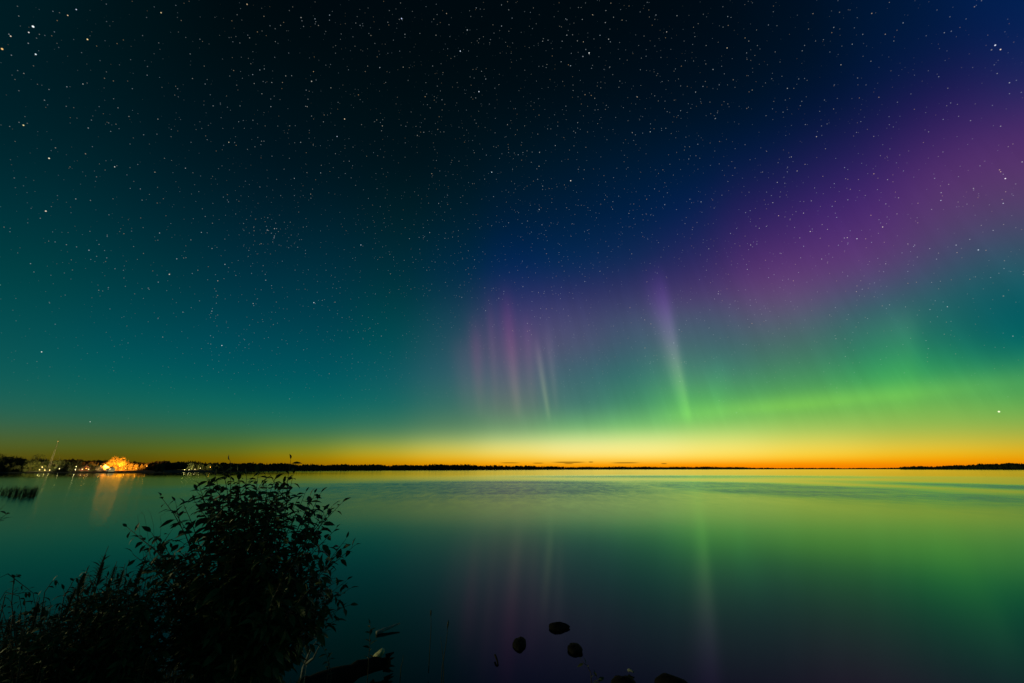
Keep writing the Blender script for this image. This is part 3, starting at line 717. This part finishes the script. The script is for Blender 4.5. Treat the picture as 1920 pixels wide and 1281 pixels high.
main_poly = [(255,1060),(275,1010),(320,975),(350,955),(385,925),(410,905),(450,905),(500,905),(540,920),(575,945),(600,970),(615,1000),(625,1030),(620,1080),(625,1120),(610,1150),(585,1180),(560,1215),(520,1250),(420,1265),(300,1240),(260,1150)]
shrub('leafy_shrub', 'big dark leafy shrub rising above the horizon at lower left', 'shrub', (430,1340), 2.75, main_tips, main_poly, 118, .078, .037, 5, .34, .026, 3)
low_tips = [(112,1150),(135,1100),(150,1105),(165,1075),(185,1040),(200,1085),(215,1075),(238,1062),(120,1110),(222,1100)]
low_poly = [(100,1180),(130,1130),(170,1095),(230,1080),(285,1070),(325,1110),(330,1200),(290,1245),(110,1230)]
shrub('leafy_shrub', 'low dark leafy shrub between the weeds and the big shrub', 'shrub', (190,1360), 2.5, low_tips[:4]+low_tips[5:], low_poly, 85, .058, .024, 8, .25, .022, 2, .4)
# sapling just outside the frame whose twig reaches in
shrub('leafy_shrub', 'sprawling low shrub filling the bottom left corner', 'shrub', (50,1400), 2.35, [(20,1128),(48,1140),(70,1122),(95,1132),(2,1135)], [(-40,1190),(0,1150),(60,1140),(120,1140),(130,1250),(-40,1260)], 44, .05, .02, 21, .2, .022, 2, .35)
shrub('sapling', 'sprig of leaves reaching in at the left edge above the weeds', 'sapling', (-330,1330), 2.6, [(2,954),(9,966),(-40,930),(-70,950)], [(-300,1150),(-200,980),(-130,1000),(-160,1180)], 8, .05, .022, 9, .05, .02, 0, .6)
br = P(10, 1300, 2.4); br.z = bank_z(br.x, br.y)
o = empty('bramble', br, 'thin bare bramble canes arching at the left edge', 'bramble'); a = MB(); lf = MB(); rg = random.Random(3)
for pl in ([(-10,1200),(-15,1090),(15,1076),(40,1095),(62,1112),(66,1135)], [(30,1220),(22,1130),(26,1085),(32,1076)], [(-5,1180),(10,1115),(40,1112),(60,1110)], [(70,1240),(78,1150),(84,1110),(98,1090),(106,1088),(110,1096)], [(100,1230),(120,1120),(140,1085),(160,1080)], [(20,1240),(-8,1140),(10,1110),(36,1118),(40,1140)]):
    pts = [P(u, v, 2.4)-br for u, v in pl]; pass
    a.tube(pts, [.0024-.0016*i/len(pts) for i in range(len(pts))], 5)
    for f in (.5,.62,.72,.8,.9):
        p_, d = along(pts, f); lf.leaf(p_, (d.cross(Vector((0,1,0)))*rg.choice((-1,1))+d*.5), Vector((0,-.3,1)), .028, .012, .3)
a.build('cane', M['twig'], o); lf.build('foliage', M['leaf'], o, smooth=False)

# tall weeds (goldenrod-like): stem, narrow leaves, flower head
def weed_proto(seed, h):
    rg = random.Random(seed); st = MB(); lf = MB(); hd = MB()
    top = Vector((rg.uniform(-.08,.08)*h, rg.uniform(-.06,.06)*h, h)); pts = stem_path(Vector((0,0,0)), top, 8, .6, .006, rg)
    st.tube(pts, [.0042*(1-.7*i/7) for i in range(8)], 5)
    n = int(h*70)
    for k in range(n):
        f = .15+.75*k/n; p_, d = along(pts, f); a = k*2.4
        dr = Vector((cos(a), sin(a), rg.uniform(.3,1.0))); L_ = .085*(1.1-.6*f)*rg.uniform(.8,1.2)
        lf.leaf(p_, dr, Vector((0,0,1)), L_, L_*.18, rg.uniform(.2,.6), .2)
    for k in range(22):
        f = .78+.22*k/34; p_, d = along(pts, min(.999, f)); a = k*2.1
        dr = Vector((cos(a)*.6, sin(a)*.6, 1.1)); L_ = .022*(1.6-1.1*(f-.78)/.22)
        hd.leaf(p_, dr, Vector((0,0,1)), L_, .008, .3, .3)
    return st, lf, hd
protos = []
for s_ in range(4):
    hh = (.62,.5,.42,.7)[s_]; st, lf, hd = weed_proto(50+s_, hh)
    o = empty('tall_weed', (0,0,0), 'dark tall weed with narrow leaves in the tangle at lower left', 'weed', 'tall weeds on the bank at lower left')
    parts = [st.build('stem', M['twig'], o), lf.build('foliage', M['leaf2'], o, smooth=False), hd.build('seed_head', M['leaf2'], o, smooth=False)]
    protos.append((o, parts, hh))
used = set()
wl = [(187,1022,3),(196,1038,0),(172,1060,0),(163,1058,1),(210,1052,2),(232,1055,0),(140,1090,1),(120,1100,2),(98,1120,1),(80,1118,2),(64,1125,0),(50,1135,1),(36,1140,2),(20,1150,0),(6,1150,1),(-8,1150,0),(245,1072,1),(262,1042,3),(270,1035,0),(150,1110,2),(108,1140,0),(75,1150,1),(30,1160,0),(46,1165,3),(10,1170,2),(90,1165,0),(128,1150,3),(180,1100,1),(222,1090,2),(205,1110,3),(160,1140,0)]
for k in range(40):
    wl.append((rnd.uniform(-30, 560), rnd.uniform(1165, 1260), rnd.randrange(4)))
for (u, v, s_) in wl:
    o, parts, hh = protos[s_]; yd = rnd.uniform(2.2, 3.1); tp = P(u, v, yd); g = bank_z(tp.x, tp.y); sc_ = max(.35, (tp.z-g)/hh)
    if s_ in used:
        c = o.copy(); col.objects.link(c)
        for p_ in parts:
            d_ = p_.copy(); col.objects.link(d_); d_.parent = c
    else: c = o; used.add(s_)
    c.location = (tp.x, tp.y, g-.01); c.scale = (min(1.1, sc_), min(1.1, sc_), sc_); c.rotation_euler.z = rnd.uniform(0, 6)
    if (u, v) == (187, 1022): c['label'] = 'tallest weed spike standing up at the left of the big shrub'; 

# fine arching grass stalks left of the big shrub
gs = P(270, 1200, 2.6); gs.z = bank_z(gs.x, gs.y)
a = MB()
for pl in ([(272,1060),(262,1000),(258,968),(268,960)],[(282,1040),(275,990),(270,965),(262,958)],[(290,1040),(288,985),(282,962),(276,955)],[(300,1020),(302,980),(300,968),(310,962)]):
    pts = [Vector((0,0,0))]+[P(u, v, 2.6)-gs for u, v in pl]; a.tube(pts, [.0012,.0009,.0007,.0006,.0004], 3)
tag(a.build('grass_stalk', M['reed'], loc=gs), 'tuft of hair-thin arching grass stalks left of the big shrub', 'grass tuft')

# leafy sprigs and reeds rising from the water's edge
def sprig(name, base, top, Yd, L, W, label, cat, seed, lean=None, f0=.25, step=.04, mt='leaf2'):
    rg = random.Random(seed); b_ = P(*base, Yd); e = P(*top, Yd)-b_; o = empty(name, b_, label, cat); st = MB(); lf = MB()
    pts = stem_path(Vector((0,0,0)), e, 7, .4, .006, rg); st.tube([Vector((0,0,-.35))]+pts, [.006]+[.005*(1-.6*i/6) for i in range(7)], 5)
    leafy(lf, st, pts, rg, f0, step, L, W, .3, .006); st.build('stem', M['twig'], o); lf.build('foliage', M[mt], o, smooth=False); return o
sprig('leafy_weed', (690,1262), (694,1172), 6.0, .10, .035, 'leafy stalk with whorled leaves beside the pale stub', 'weed', 1, step=.035)
sprig('leafy_weed', (620,1275), (606,1215), 5.6, .08, .03, 'faint leafy stalk between forked branch and log', 'weed', 2)
sprig('leafy_weed', (612,1281), (618,1230), 5.6, .07, .03, 'short leafy stalk at the near end of the log', 'weed', 3)
sprig('leafy_weed', (1108,1262), (1092,1240), 5.6, .09, .035, 'small star-shaped leaf sprig below the stones', 'weed', 4, f0=.5, step=.02)
sprig('leafy_weed', (1128,1300), (1116,1264), 5.4, .09, .04, 'leafy sprig cut by the bottom edge left of the broad stone', 'weed', 5, f0=.3, step=.018)
def reed(base, top, Yd, label, seed, head=True):
    b_ = P(*base, Yd); e = P(*top, Yd)-b_; o = empty('reed', b_, label, 'reed', None); a = MB()
    a.tube([(0,0,-.3),(0,0,0),e*.5+Vector((.01,0,0)),e], [.006,.005,.004,.002], 5); a.build('stem', M['reed'], o)
    if head:
        a = MB(); a.tube([e*.82,e*.88,e*.95,e], [.004,.011,.011,.003], 7); a.build('seed_head', M['reed'], o)
    return o
reed((829,1252),(841,1163),6.3,'thin dark reed right of the log, leaning right',1)
reed((832,1262),(826,1195),6.4,'shorter dark reed crossing the leaning one',2,False)
reed((806,1215),(808,1143),6.8,'faint upright reed stub out in the water right of the stick',3)
reed((752,1250),(756,1228),6.5,'short reed tip just right of the log end',4,False)

# grass on the bank (uncountable)
a = MB(); rg = random.Random(77)
for k in range(15000):
    x = rg.uniform(-5.5, 1.2); y = rg.uniform(.9, 4.8)
    if x > -.25*y and rg.random() < .8: continue
    z = bank_z(x, y)
    if z < .2: continue
    h = rg.uniform(.10,.32)*(1.25 if x < -.5*y else .8); th = rg.uniform(0, 2*pi); ln = rg.uniform(.1,.5)*h; w = .0028
    s_ = Vector((-sin(th), cos(th), 0))*w; d_ = Vector((cos(th), sin(th), 0))
    p0_ = Vector((x, y, z-.01)); p1_ = p0_+Vector((0,0,h*.55))+d_*ln*.3; p2_ = p0_+Vector((0,0,h))+d_*ln
    a.add([p0_-s_, p0_+s_, p1_+s_*.8, p1_-s_*.8, p2_], [(0,1,2,3),(3,2,4)])
tag(a.build('grass', M['grass'], smooth=False), 'rough grass covering the dark bank', 'grass', kind='stuff')
